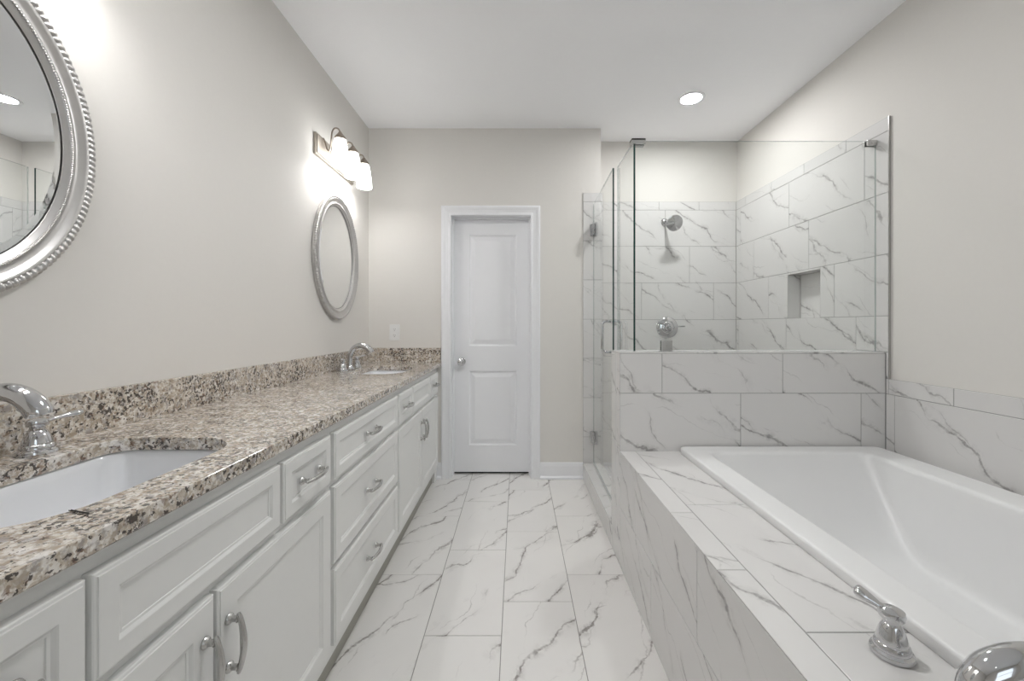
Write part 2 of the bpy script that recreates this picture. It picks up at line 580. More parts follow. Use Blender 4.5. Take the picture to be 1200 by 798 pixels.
# wall beside the tub: u = -y (as seen from inside the room)
b = bmesh.new()
def Y(r): return [(-c, -a, z0, z1) for a, c, z0, z1 in r]
YE = 2.036
jr = {6: 2.177, 5: 2.593, 4: 3.007, 3: 2.812, 2: 2.6, 1: 2.4, 0: 2.2}
rects = []
for i in range(7):
    z0, z1 = crow(i)
    y0 = YE if z0 > 0.9 else YH1
    if i == 2: pass
    if z0 < 1.0: y0 = YH1
    if i == 3:
        rects.append((YE, YH1, ZH, z1))
    if i == 4:
        # the course that holds the niche
        zn0, zn1 = z0, z1
        for a, c in ((YE, 2.384), (2.384, ny0), (ny1, 3.007), (3.007, YS)):
            rects.append((a, c, z0, z1))
        rects.append((ny0, ny1, nz1, z1))
    else:
        rects += course(y0, YS, z0, z1, jr[i])
rects += course(YE, YS, *crow(7), 2.30, 0.336)
# tub side, from the half wall towards the camera
rects += [(YE, YH0, 0.934, ZH)]
rects += [(YE, YH0, 0.858, 0.934)]
ytub = 0.1
rects += [(a, c, 0.858, 0.934) for a, c in cuts(ytub, YE, 1.732, 0.604)]
rects += [(a, c, 0.56, 0.858) for a, c in cuts(ytub, YH0, 1.40, 0.604)]
tiles((XR, 0, 0), (0, -1, 0), (0, 0, 1), (-1, 0, 0), Y(rects), mb=b, th=0.010)
# niche lining
tiles((XR + 0.085, 0, 0), (0, -1, 0), (0, 0, 1), (-1, 0, 0), Y([(ny0, ny1, nz0, nz1)]), mb=b)
tiles((0, ny1 + 0.008, 0), (1, 0, 0), (0, 0, 1), (0, -1, 0), [(XT, XR + 0.077, nz0, nz1)], mb=b)
tiles((0, ny0 - 0.008, 0), (1, 0, 0), (0, 0, 1), (0, 1, 0), [(XT, XR + 0.077, nz0, nz1)], mb=b)
tiles((0, 0, nz0 - 0.008), (1, 0, 0), (0, 1, 0), (0, 0, 1), [(XT, XR + 0.077, ny0, ny1)], mb=b)
tiles((0, 0, nz1 + 0.008), (1, 0, 0), (0, 1, 0), (0, 0, -1), [(XT, XR + 0.077, ny0, ny1)], mb=b)
tiles_obj('tile_cladding', b, WT, wall_right)
# metal edge strip where the tile ends
eg = MB(); eg.box(XT - 0.001, XR, YE - 0.003, YE, 0.934, ZT + 0.001)
eg.build('tile_edge_strip', M['nickel'], wall_right)

# shower floor
sf = MB(); sf.box(0.645, XR, YH1 - 0.002, YS + 0.008, -0.008, 0.010)
shower_floor = structure(sf.build('floor_shower', M['grout']), 'small square marble tiles of the shower floor', 'floor')
b = bmesh.new()
rects = []
x = 0.66
while x < XT - 0.01:
    y = YH1
    while y < YS - 0.01:
        rects.append((x, min(x + 0.10, XT), y, min(y + 0.10, YS)))
        y += 0.10
    x += 0.10
tiles((0, 0, 0.010), (1, 0, 0), (0, 1, 0), (0, 0, 1), rects, mb=b, th=0.006)
tiles_obj('floor_tile', b, WT, shower_floor)

# shower curb
XC1 = 0.655
kb = MB(); kb.box(XK + 0.007, XC1 - 0.007, YH1, YB, -0.008, ZCURB - 0.007)
curb = structure(kb.build('trim_shower_curb', M['wall_grout']), 'low marble curb under the glass shower door', 'curb')
b = bmesh.new()
tiles((XK + 0.008, 0, 0), (0, -1, 0), (0, 0, 1), (-1, 0, 0), Y([(a, c, 0.0, ZCURB - 0.008) for a, c in cuts(YH1 - 0.0, YB - 0.008, 2.62, 0.604)]), mb=b)
tiles((XC1 - 0.008, 0, 0), (0, 1, 0), (0, 0, 1), (1, 0, 0), [(a, c, 0.018, ZCURB - 0.008) for a, c in cuts(YH1, YB - 0.008, 2.62, 0.604)], mb=b)
tiles((0, 0, ZCURB - 0.008), (0, 1, 0), (-1, 0, 0), (0, 0, 1), [(a, c, -XC1, -XK) for a, c in cuts(YH1, YB - 0.008, 2.75, 0.302)], mb=b)
tiles_obj('tile_cladding', b, WT, curb)

# half wall between tub and shower
hw = MB(); hw.box(XK + 0.007, XR, YH0 + 0.007, YH1 - 0.007, -0.008, ZH - 0.007)
half = structure(hw.build('wall_half', M['wall_grout']), 'marble tiled half wall between bathtub and shower', 'wall')
b = bmesh.new()
r = []
r += course(XK, XT, 0.860, ZH - 0.008, 0.723, 0.602)
r += course(XK, XT, ZD - 0.01, 0.860, 1.115, 0.601)
tiles((0, YH0 + 0.008, 0), (1, 0, 0), (0, 0, 1), (0, -1, 0), r, mb=b)
r = []
for i in range(3):
    r += course(XK, XT, *crow(i), bj[i])
r += [(XK, XT, 0.940, ZH - 0.008)]
tiles((0, YH1 - 0.008, 0), (1, 0, 0), (0, 0, 1), (0, 1, 0), r, mb=b)
# end towards the walkway: a narrow finishing tile and a wider one
tiles((XK + 0.008, 0, 0), (0, -1, 0), (0, 0, 1), (-1, 0, 0),
      Y([(YH0, YH0 + 0.062, 0.122, 0.427), (YH0, YH0 + 0.062, 0.427, ZD), (YH0, YH0 + 0.062, ZD, ZH - 0.008),
         (YH0 + 0.062, YH1, 0.122, 0.60), (YH0 + 0.062, YH1, 0.60, ZH - 0.008), (YH0, YH1, 0.0, 0.122)]), mb=b)
tiles((0, 0, ZH - 0.008), (1, 0, 0), (0, 1, 0), (0, 0, 1), course(XK, XT, YH0, YH1, 0.9, 0.604), mb=b)
tiles_obj('tile_cladding', b, WT, half)

# door frame: jamb with stop, casing
dj = MB()
JD = YB + 0.114
dj.box(x0 - 0.015, x0, YB - 0.001, JD, 0, zt + 0.015)
dj.box(x1, x1 + 0.015, YB - 0.001, JD, 0, zt + 0.015)
dj.box(x0, x1, YB - 0.001, JD, zt, zt + 0.015)
ST = YB + 0.088
dj.box(x0, x0 + 0.012, ST - 0.036, ST, 0, zt - 0.0)
dj.box(x1 - 0.012, x1, ST - 0.036, ST, 0, zt - 0.0)
dj.box(x0 + 0.012, x1 - 0.012, ST - 0.036, ST, zt - 0.012, zt)
door = None
trim1 = structure(dj.build('trim_door_jamb', M['trim']), 'white door jamb', 'trim')
prof = [(0.0, 0.0), (0.0, 0.009), (0.004, 0.012), (0.016, 0.012), (0.020, 0.010), (0.040, 0.013), (0.052, 0.017), (0.062, 0.019), (0.071, 0.019), (0.075, 0.016), (0.075, 0.0)]
dc = MB()
loops = []
rv = 0.0
for wdt, pr in prof:
    yv = YB - pr
    loops.append([(x0 - rv - wdt, yv, 0), (x0 - rv - wdt, yv, zt + rv + wdt), (x1 + rv + wdt, yv, zt + rv + wdt), (x1 + rv + wdt, yv, 0)])
dc.rings(loops, False, False, closed=False)
structure(dc.build('trim_door_casing', M['trim']), 'white moulded casing around the door', 'trim')

# baseboards
def base_run(mb, xa, xb, yf):
    pr = [(0.0, 0.125), (0.006, 0.125), (0.010, 0.118), (0.012, 0.105), (0.013, 0.10), (0.013, 0.022), (0.028, 0.012), (0.030, 0.0), (0.0, 0.0)]
    lp = [[(xx, yf - d, z) for d, z in pr] for xx in (xa, xb)]
    mb.rings(lp)
bb = MB(); base_run(bb, x1 + 0.075, 0.516, YB)
structure(bb.build('baseboard_back', M['trim']), 'white baseboard between door casing and shower tile', 'baseboard')
bb = MB(); base_run(bb, -0.66, x0 - 0.075, YB)
structure(bb.build('baseboard_corner', M['trim']), 'short white baseboard between vanity and door casing', 'baseboard')

# the door itself
YD = ST                   # front face of the slab
dx0, dx1, dz0, dz1 = x0 + 0.003, x1 - 0.003, 0.018, zt - 0.003
ds = MB()
px0, px1 = -0.388, -0.004
pz = ((0.232, 0.832), (1.032, 1.928))
xs = [dx0, px0, px1, dx1]
zs = [dz0, pz[0][0], pz[0][1], pz[1][0], pz[1][1], dz1]
for i in range(3):
    for j in range(5):
        if i == 1 and j in (1, 3):
            continue
        ds.f([ds.v((xs[a], YD, zs[c])) for a, c in ((i, j), (i + 1, j), (i + 1, j + 1), (i, j + 1))])
for z0, z1 in pz:
    ds.panel((px0, YD, z0), (1, 0, 0), (0, 0, 1), (0, -1, 0), px1 - px0, z1 - z0,
             [(0, 0), (0.004, -0.002), (0.009, -0.009), (0.016, -0.0105), (0.022, -0.0095), (0.046, -0.003), (0.050, -0.002)])
bk = [ds.v(p) for p in ((dx0, YD, dz0), (dx1, YD, dz0), (dx1, YD, dz1), (dx0, YD, dz1))]
bk2 = [ds.v(p) for p in ((dx0, YD + 0.035, dz0), (dx1, YD + 0.035, dz0), (dx1, YD + 0.035, dz1), (dx0, YD + 0.035, dz1))]
for i in range(4):
    ds.f([bk[i], bk[(i + 1) % 4], bk2[(i + 1) % 4], bk2[i]])
ds.f(bk2)
bmesh.ops.remove_doubles(ds.b, verts=ds.b.verts[:], dist=1e-5)
door = structure(ds.build('door_1', M['trim']), 'white two-panel door with a nickel knob', 'door')
kn = MB()
kn.lathe([(0.0, 0), (0.033, 0.0), (0.033, 0.004), (0.028, 0.009), (0.014, 0.012), (0.011, 0.02), (0.011, 0.034), (0.018, 0.038), (0.026, 0.045), (0.029, 0.054), (0.027, 0.063), (0.018, 0.070), (0.006, 0.072), (0.0, 0.072)],
         (-0.448, YD, 0.907), (0, -1, 0), 28, caps=False)
o = kn.build('knob', M['chrome'], door, True); o['label'] = 'round nickel door knob on a rosette'
# closet beyond the door gap, its shade put in as near-black colour
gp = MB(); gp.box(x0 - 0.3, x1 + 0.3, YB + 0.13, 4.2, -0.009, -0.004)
structure(gp.build('floor_closet', M['gap_shade']), 'closet floor, coloured near-black for the shade under the door', 'floor')
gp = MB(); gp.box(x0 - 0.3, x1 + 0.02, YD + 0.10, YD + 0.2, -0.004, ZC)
structure(gp.build('wall_closet', M['gap_shade']), 'closet wall, coloured near-black for the shade behind the door', 'wall')

# ================================================================== tub deck and bathtub
TB = (0.800, 1.785, 0.36, 2.038)     # outer rim of the tub
YD0 = 0.1
dk = MB()
dk.box(XK + 0.006, XK + 0.03, YD0 + 0.006, YH0 - 0.001, 0.0, ZD - 0.009)
dk.box(XK + 0.03, XT - 0.001, YD0 + 0.006, YD0 + 0.03, 0.0, ZD - 0.009)
# top bed with an opening for the tub
def ring_slab(mb, outer, inner, z0, z1, m=0):
    n = len(outer)
    A = [[mb.v((p[0], p[1], z)) for p in outer] for z in (z0, z1)]
    B = [[mb.v((p[0], p[1], z)) for p in inner] for z in (z0, z1)]
    for i in range(n):
        j = (i + 1) % n
        mb.f([A[1][i], A[1][j], B[1][j], B[1][i]], m)
        mb.f([A[0][j], A[0][i], B[0][i], B[0][j]], m)
        mb.f([A[0][i], A[0][j], A[1][j], A[1][i]], m)
        mb.f([B[0][j], B[0][i], B[1][i], B[1][j]], m)
ring_slab(dk, [(XT - 0.001, YH0 - 0.001), (XK + 0.006, YH0 - 0.001), (XK + 0.006, YD0 + 0.006), (XT - 0.001, YD0 + 0.006)],
          [(TB[1] - 0.03, TB[3] - 0.03), (TB[0] + 0.03, TB[3] - 0.03), (TB[0] + 0.03, TB[2] + 0.03), (TB[1] - 0.03, TB[2] + 0.03)], ZD - 0.03, ZD - 0.0085)
deck = dk.build('tub_deck', M['wall_grout'])
tag(deck, 'marble tiled deck around the white bathtub, stepping up from the floor', 'tub deck')
b = bmesh.new()
XS = 0.590
YDK = YH0 - 0.0008
XTK = XT - 0.0008
r = [(XK, XS, y0, y1) for y0, y1 in ((1.378, YDK), (1.056, 1.378), (0.452, 1.056), (YD0, 0.452))]
tiles((0, 0, ZD - 0.008), (0, -1, 0), (1, 0, 0), (0, 0, 1), [(-y1, -y0, xa, xb) for xa, xb, y0, y1 in r], mb=b, vv=-1)
r = [(XS, TB[0] + 0.02, y0, y1) for y0, y1 in ((1.44, YDK), (0.841, 1.44), (0.40, 0.841))]
r += [(TB[1] - 0.02, XTK, y0, y1) for y0, y1 in ((1.44, YDK), (0.841, 1.44), (0.40, 0.841))]
r += [(xa, xb, YD0, 0.40) for xa, xb in ((XS, 0.82), (0.82, 1.42), (1.42, XTK))]
tiles((0, 0, ZD - 0.008), (0, -1, 0), (1, 0, 0), (0, 0, 1), [(-y1, -y0, xa, xb) for xa, xb, y0, y1 in r], mb=b, vv=-1)
r = [(a, c, 0.0, 0.294) for a, c in cuts(YD0, YDK, 1.578, 0.604)] + [(a, c, 0.294, ZD - 0.001) for a, c in cuts(YD0, YDK, 1.80, 0.628)]
tiles((XK + 0.008, 0, 0), (0, -1, 0), (0, 0, 1), (-1, 0, 0), Y(r), mb=b)
r = course(XK, XTK, 0, 0.294, 0.9) + course(XK, XTK, 0.294, ZD - 0.001, 1.1)
tiles((0, YD0 + 0.008, 0), (1, 0, 0), (0, 0, 1), (0, -1, 0), r, mb=b)
tiles_obj('tile_cladding', b, WT, deck)

tub = MB()
X0, X1, Y0, Y1 = TB
sec = [  # x0, x1, y0, y1, r, z
    (X0 + .030, X1 - .030, Y0 + .030, Y1 - .030, .020, ZD + 0.0006),
    (X0 + .001, X1 - .001, Y0 + .001, Y1 - .001, .029, ZD + 0.0006),
    (X0, X1, Y0, Y1, .030, ZD + 0.002),
    (X0 + .001, X1 - .001, Y0 + .001, Y1 - .001, .029, ZD + 0.022),
    (X0 + .0025, X1 - .0025, Y0 + .0025, Y1 - .0025, .029, ZD + 0.0265),
    (X0 + .007, X1 - .007, Y0 + .007, Y1 - .007, .028, ZD + 0.0285),
    (X0 + .016, X1 - .016, Y0 + .016, Y1 - .016, .028, ZD + 0.0288),
    (X0 + .090, X1 - .118, Y0 + .130, Y1 - .078, .050, ZD + 0.0272),
    (X0 + .099, X1 - .127, Y0 + .139, Y1 - .086, .050, ZD + 0.0262),
    (X0 + .106, X1 - .135, Y0 + .147, Y1 - .094, .050, ZD + 0.0215),
    (X0 + .111, X1 - .141, Y0 + .153, Y1 - .101, .050, ZD + 0.010),
    (X0 + .114, X1 - .144, Y0 + .157, Y1 - .106, .050, ZD - 0.006),
    (X0 + .140, X1 - .172, Y0 + .190, Y1 - .215, .060, ZD - 0.130),
    (X0 + .166, X1 - .198, Y0 + .226, Y1 - .330, .070, ZD - 0.255),
    (X0 + .172, X1 - .205, Y0 + .235, Y1 - .358, .072, ZD - 0.284),
    (X0 + .184, X1 - .218, Y0 + .250, Y1 - .385, .072, ZD - 0.304),
    (X0 + .208, X1 - .242, Y0 + .275, Y1 - .415, .065, ZD - 0.315),
    (X0 + .235, X1 - .270, Y0 + .305, Y1 - .445, .055, ZD - 0.319),
    (X0 + .32, X1 - .36, Y0 + .38, Y1 - .55, .04, ZD - 0.321),
]
tub.rings([[(p[0], p[1], z) for p in rrect(a, bb_, c, d, rr, 10)] for a, bb_, c, d, rr, z in sec], False, True)
tubo = tub.build('bathtub', M['acrylic'], None, True, angle=75)
tag(tubo, 'white drop-in soaking bathtub set in the marble deck', 'bathtub')
dr = MB(); dr.lathe([(0.0, 0), (0.032, 0.0), (0.034, 0.003), (0.03, 0.005), (0.0, 0.006)], (1.25, 0.90, ZD - 0.3205), (0, 0, 1), 24, caps=False)
o = dr.build('drain', M['chrome'], tubo, True); o['label'] = 'chrome tub drain'

# tub filler on the deck
def bell(mb, base, s=1.0, axis=(0, 0, 1), rs=1.0):
    mb.lathe([(r_ * rs, h_) for r_, h_ in [(0.0, 0), (0.036 * s, 0.0), (0.0375 * s, 0.004 * s), (0.036 * s, 0.009 * s), (0.031 * s, 0.012 * s), (0.0315 * s, 0.016 * s), (0.029 * s, 0.022 * s), (0.0265 * s, 0.024 * s),
              (0.0265 * s, 0.028 * s), (0.022 * s, 0.043 * s), (0.0165 * s, 0.054 * s), (0.0135 * s, 0.057 * s), (0.0135 * s, 0.061 * s), (0.0, 0.061 * s)]], base, axis, 32, caps=False)
def lever(mb, base, d, rise, L, s=1.0, fat=1.0):
    """hub cap and a paddle lever leaving it along d"""
    bx, by, bz = base
    mb.lathe([(0.0, 0.058 * s), (0.012 * s, 0.058 * s), (0.013 * s, 0.063 * s), (0.0185 * s, 0.066 * s), (0.020 * s, 0.072 * s), (0.0185 * s, 0.079 * s), (0.011 * s, 0.083 * s), (0.0, 0.084 * s)], base, (0, 0, 1), 24, caps=False)
    dx, dy = d
    P, R = [], []
    for tt, rr, hh in ((0.0, .008, .0), (0.2, .0075, .002), (0.34, .0065, .006), (0.5, .0085, .010), (0.7, .0115, .013), (0.88, .012, .0155), (0.97, .009, .017), (1.0, .003, .0175)):
        P.append((bx + dx * L * tt, by + dy * L * tt, bz + 0.073 * s + rise * tt + hh * 0.3))
        R.append(rr * s * fat)
    mb.tube(P, R, 16, 0.62, up=(0, 0, 1), sub=3)

tf = empty('tub_faucet', (0.712, 0.635, ZD), 'chrome deck-mounted tub filler with arched spout beside the bathtub', 'faucet')
sp = MB()
sp.lathe([(0.0, 0), (0.036, 0.0), (0.037, 0.005), (0.033, 0.010), (0.030, 0.016), (0.026, 0.022), (0.0, 0.022)], (0, 0, 0), (0, 0, 1), 32, caps=False)
P, R = [], []
for x_, z_, r_ in ((0, .010, .029), (0, .032, .028), (0, .052, .028), (.006, .073, .029), (.024, .091, .030), (.055, .102, .030), (.090, .104, .030), (.125, .096, .030), (.150, .080, .030), (.162, .062, .029), (.163, .058, .026)):
    P.append((x_, 0, z_)); R.append(r_)
sp.tube(P, R, 28, 0.9, sub=4)
sp.build('spout', M['chrome'], tf, True, offset=(0, 0, 0))
for hy in (0.15, -0.15):
    hb = MB(); bell(hb, (0.003, hy, 0), 1.07, rs=0.86)
    h = hb.build('handle', M['chrome'], tf, True, offset=(0, 0, 0))
    lv = MB(); lever(lv, (0.003, hy, 0), (-0.75, 0.66 if hy > 0 else -0.66), 0.020, 0.056, 1.07, 1.25)
    lv.build('lever', M['chrome'], h, True, offset=(0, 0, 0))

# ================================================================== vanity cabinets
XF = -0.617            # face frame
XD = -0.598            # face of doors and drawer fronts
XTOE = -0.648
ZTOP = 0.878           # underside of the worktop
ZTOE = 0.102

pm = MB()
PL = 0.100
for s in (-1, 1):
    pm.lathe([(0.0, 0), (0.0105, 0.0), (0.0115, 0.002), (0.0105, 0.005), (0.0065, 0.008), (0.0055, 0.016), (0.0075, 0.020), (0.0, 0.024)], (0, s * PL / 2, 0), (1, 0, 0), 18, caps=False)
P, R = [], []
for i in range(17):
    a = -1 + i / 8.0
    P.append((0.021 + 0.011 * (1 - a * a), a * (PL / 2 + 0.012), 0))
    R.append(0.0048 + 0.0022 * (1 - abs(a)) if abs(a) < 0.97 else 0.0036)
pm.tube(P, R, 12)
pull_proto = pm.build('handle', M['nickel'], None, True)
pull_mesh = pull_proto.data
bpy.data.objects.remove(pull_proto)
def pull(parent, y, z, vertical=False):
    o = bpy.data.objects.new('handle', pull_mesh)
    C.objects.link(o)
    o.parent = parent
    o.location = (XD, y, z)
    o.rotation_euler = (PI / 2, 0, 0) if vertical else (0, 0, 0)
    return o

def front(name, parent, y0, y1, z0, z1, stile=0.055):
    mb = MB()
    T = XD - XF
    mb.panel((XF, y0, z0), (0, 1, 0), (0, 0, 1), (1, 0, 0), y1 - y0, z1 - z0,
             [(0.0, 0.0005), (0.0, T - 0.004), (0.002, T - 0.0025), (0.0055, T - 0.002), (0.0065, T), (stile, T), (stile + 0.002, T - 0.0012), (stile + 0.006, T - 0.0045), (stile + 0.010, T - 0.0050), (stile + 0.011, T - 0.0068)], back=True)
    return mb.build(name, M['cabinet'], parent, offset=(0, 0, 0))

def carcass(name, label, y0, y1, ends=(False, False)):
    r = bpy.data.objects.new(name, None)
    r.empty_display_size = 0.05
    C.objects.link(r)
    tag(r, label, 'cabinet', 'vanity base cabinets along the wall')
    mb = MB()
    g = 0.0004
    # box open at the top: back, sides, bottom, face frame
    mb.box(XL + 0.002, XF - 0.02, y0 + g, y0 + 0.018, ZTOE, ZTOP - 0.001)
    mb.box(XL + 0.002, XF - 0.02, y1 - 0.018, y1 - g, ZTOE, ZTOP - 0.001)
    mb.box(XL + 0.002, XL + 0.014, y0 + 0.018, y1 - 0.018, ZTOE, ZTOP - 0.001)
    mb.box(XL + 0.014, XF - 0.02, y0 + 0.018, y1 - 0.018, ZTOE, ZTOE + 0.018)
    mb.box(XF - 0.02, XF, y0 + g, y1 - g, ZTOE, ZTOP - 0.001)
    mb.build('carcass', M['cabinet'], r, offset=(0, 0, 0))
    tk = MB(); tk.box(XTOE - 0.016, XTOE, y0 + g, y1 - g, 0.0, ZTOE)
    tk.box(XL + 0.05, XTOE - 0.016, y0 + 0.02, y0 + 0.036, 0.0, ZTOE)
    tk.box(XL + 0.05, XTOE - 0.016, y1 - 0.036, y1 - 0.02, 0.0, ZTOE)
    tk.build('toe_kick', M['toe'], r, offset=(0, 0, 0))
    return r

ZU0, ZU1 = 0.690, 0.846     # upper row of drawers
ZL0, ZL1 = 0.146, 0.668     # doors
def sink_cabinet(label, y0, y1, dA, dB, mid, pA, pB):
    r = carcass('sink_cabinet', label, y0, y1)
    d = front('drawer', r, *dA, ZU0, ZU1, 0.036); pull(d, (dA[0] + dA[1]) / 2, (ZU0 + ZU1) / 2)
    front('false_front', r, *mid, ZU0, ZU1, 0.036)
    d = front('drawer', r, *dB, ZU0, ZU1, 0.036); pull(d, (dB[0] + dB[1]) / 2, (ZU0 + ZU1) / 2)
    d = front('door', r, dA[0], pA, ZL0, ZL1); pull(d, pA - 0.028, 0.542, True)
    d = front('door', r, pB, dB[1], ZL0, ZL1); pull(d, pB + 0.028, 0.542, True)
    return r
sink_cabinet('pale grey sink cabinet under the basin closest to the camera', 0.285, 1.338,
             (0.300, 0.573), (1.057, 1.325), (0.582, 1.044), 0.815, 0.824)
r = carcass('drawer_cabinet', 'pale grey cabinet with three stacked drawers between the two sink cabinets', 1.338, 2.080)
for z0, z1, st in ((ZU0, ZU1, 0.036), (0.414, 0.668, 0.045), (ZL0, 0.394, 0.045)):
    d = front('drawer', r, 1.352, 2.066, z0, z1, st)
    pull(d, 1.69, (z0 + z1) / 2)
r = sink_cabinet('pale grey sink cabinet under the far basin, next to the white door', 2.080, 3.125,
                 (2.094, 2.356), (2.842, 3.112), (2.366, 2.832), 2.588, 2.597)
fl_ = MB(); fl_.box(XF - 0.03, XF - 0.012, 3.126, YB - 0.001, 0.0, ZTOP - 0.001)
fl_.build('filler_strip', M['cabinet'], r, offset=(0, 0, 0))

# ================================================================== worktop, backsplashes, sinks
XCF = -0.593
YC0, YC1 = 0.26, YB
ZK = 0.910
sinks = [(0.812, (-1.022, -0.690, 0.812 - 0.247, 0.812 + 0.247)), (2.68, (-1.022, -0.700, 2.68 - 0.245, 2.68 + 0.245))]
RAD = (0.12, 0.05, 0.05, 0.12)
ct = MB()
def loopset(c, grow):
    """outline rings offset by c (outer shrinks, holes grow)"""
    outer = [(XCF - c, YC1 - c), (XL + 0.001 + c, YC1 - c), (XL + 0.001 + c, YC0 + c), (XCF - c, YC0 + c)]
    holes = []
    for _, (a, b_, c_, d_) in sinks:
        holes.append(rrect(a - c, b_ + c, c_ - c, d_ + c, [q + c for q in RAD], 8))
    return [outer] + holes
lv = [(0.0014, ZK), (0.0004, ZK - 0.0004), (0.0, ZK - 0.0014), (0.0, ZTOP + 0.003), (0.003, ZTOP)]
VR = []
for c, z in lv:
    VR.append([[ct.v((p[0], p[1], z)) for p in lp] for lp in loopset(c, True)])
for A, B in zip(VR, VR[1:]):
    for la, lb in zip(A, B):
        n = len(la)
        for i in range(n):
            j = (i + 1) % n
            ct.f([la[i], la[j], lb[j], lb[i]])
for ring in (VR[0], VR[-1]):
    es = []
    for lp in ring:
        for i in range(len(lp)):
            e = ct.b.edges.get((lp[i], lp[(i + 1) % len(lp)])) or ct.b.edges.new((lp[i], lp[(i + 1) % len(lp)]))
            es.append(e)
    bmesh.ops.triangle_fill(ct.b, use_beauty=True, use_dissolve=False, edges=es)
worktop = ct.build('countertop', M['granite'])
tag(worktop, 'long speckled granite vanity countertop with two sink cutouts', 'countertop')
bs = MB(); bs.box(XL + 0.001, XL + 0.020, YC0, YB - 0.001, ZK + 0.0003, 1.022, 0.0015)
tag(bs.build('backsplash', M['granite']), 'long granite backsplash strip along the mirror wall', 'backsplash', 'granite backsplashes')
bs = MB(); bs.box(XL + 0.0205, XCF - 0.004, YB - 0.020, YB - 0.001, ZK + 0.0003, 1.022, 0.0015)
tag(bs.build('backsplash', M['granite']), 'short granite side splash under the wall outlet by the door', 'backsplash', 'granite backsplashes')

for k, (yc, (a, b_, c_, d_)) in enumerate(sinks):
    s = MB()
    e = 0.004
    sc = [(-0.020, ZTOP - 0.022), (-0.022, ZTOP - 0.0005), (-0.004, ZTOP - 0.0005), (0.0, ZTOP - 0.004), (0.004, ZTOP - 0.03), (0.012, ZTOP - 0.085), (0.022, ZTOP - 0.118), (0.040, ZTOP - 0.132), (0.075, ZTOP - 0.138)]
    lps = []
    for off, z in sc:
        gx = off
        lps.append([(p[0], p[1], z) for p in rrect(a - e + gx, b_ + e - gx, c_ - e + gx * 1.5, d_ + e - gx * 1.5, [max(0.02, q + 0.004 - off * 0.4) for q in RAD], 8)])
    s.rings(lps, False, True)
    so = s.build('sink', M['porcelain'], None, True, angle=70)
    tag(so, ('white undermount sink in the granite nearer the camera' if k == 0 else 'white undermount sink at the far end by the door'), 'sink', 'undermount sinks')
    d = MB(); d.lathe([(0.0, 0), (0.022, 0.0), (0.024, 0.002), (0.022, 0.004), (0.012, 0.0045), (0.010, 0.008), (0.0, 0.009)], ((a + b_) / 2, yc, ZTOP - 0.1385), (0, 0, 1), 24, caps=False)
    o = d.build('drain', M['chrome'], so, True, offset=(0, 0, 0)); o['label'] = 'chrome pop-up drain'

# sink faucets (widespread, chrome)
fc = bpy.data.objects.new('sink_faucet', None); fc.empty_display_size = 0.05; C.objects.link(fc)
fc.location = (-1.085, 0.815, ZK)
sp = MB()
sp.lathe([(0.0, 0), (0.029, 0.0), (0.030, 0.004), (0.027, 0.008), (0.024, 0.016), (0.019, 0.026), (0.0, 0.026)], (0, 0, 0), (0, 0, 1), 28, caps=False)
P, R = [], []
for x_, z_, r_ in ((0, .008, .0195), (0, .04, .0165), (.001, .08, .0155), (.008, .112, .0155), (.024, .138, .016), (.048, .153, .017), (.075, .157, .0185), (.102, .150, .020), (.124, .135, .021), (.138, .117, .021), (.140, .113, .018)):
    P.append((x_, 0, z_)); R.append(r_)
sp.tube(P, R, 24, sub=4)
sp.build('spout', M['chrome'], fc, True, offset=(0, 0, 0))
for hy in (-0.115, 0.115):
    hb = MB(); bell(hb, (0, hy, 0), 0.95)
    h = hb.build('handle', M['chrome'], fc, True, offset=(0, 0, 0))
    lvm = MB(); lever(lvm, (0, hy, 0), (0.35, 0.93 if hy > 0 else -0.93), 0.006, 0.078, 0.95)
    lvm.build('lever', M['chrome'], h, True, offset=(0, 0, 0))
tag(fc, 'chrome widespread faucet at the sink nearer the camera', 'faucet', 'sink faucets')
f2 = copy_tree(fc)
f2.location = (-1.09, 2.68, ZK)
tag(f2, 'chrome widespread faucet at the far sink beside the door wall', 'faucet', 'sink faucets')

# dark pin on the worktop
bp = MB()
P = [(0.0, 0.0, 0.0), (0.010, 0.0005, 0.0006), (0.020, 0.0, 0.001), (0.034, 0.0, 0.0014), (0.0355, 0.0022, 0.0014), (0.034, 0.0042, 0.0014), (0.026, 0.0036, 0.001), (0.018, 0.0042, 0.0006), (0.010, 0.0034, 0.0006), (0.001, 0.004, 0.0)]
bp.tube(P, [0.0009, 0.0008, 0.0008, 0.0008, 0.0008, 0.0008, 0.0008, 0.0008, 0.0008, 0.001], 8)
bo = bp.build('hairpin', M['black'], None, True)
bo.location = (-0.700, 0.642, ZK + 0.0009)
bo.rotation_euler = (0, 0, math.radians(-18))
bo.scale = (1.35, 0.55, 1.0)
tag(bo, 'small black hairpin lying on the granite in front of the near sink', 'hairpin')

# ================================================================== mirrors
HWm, HHm = 0.315, 0.395
def ell(t, d):
    cx, cz = math.cos(t), math.sin(t)
    nx, nz = cx / HWm, cz / HHm
    l = math.hypot(nx, nz)
    return HWm * cx - d * nx / l, HHm * cz - d * nz / l
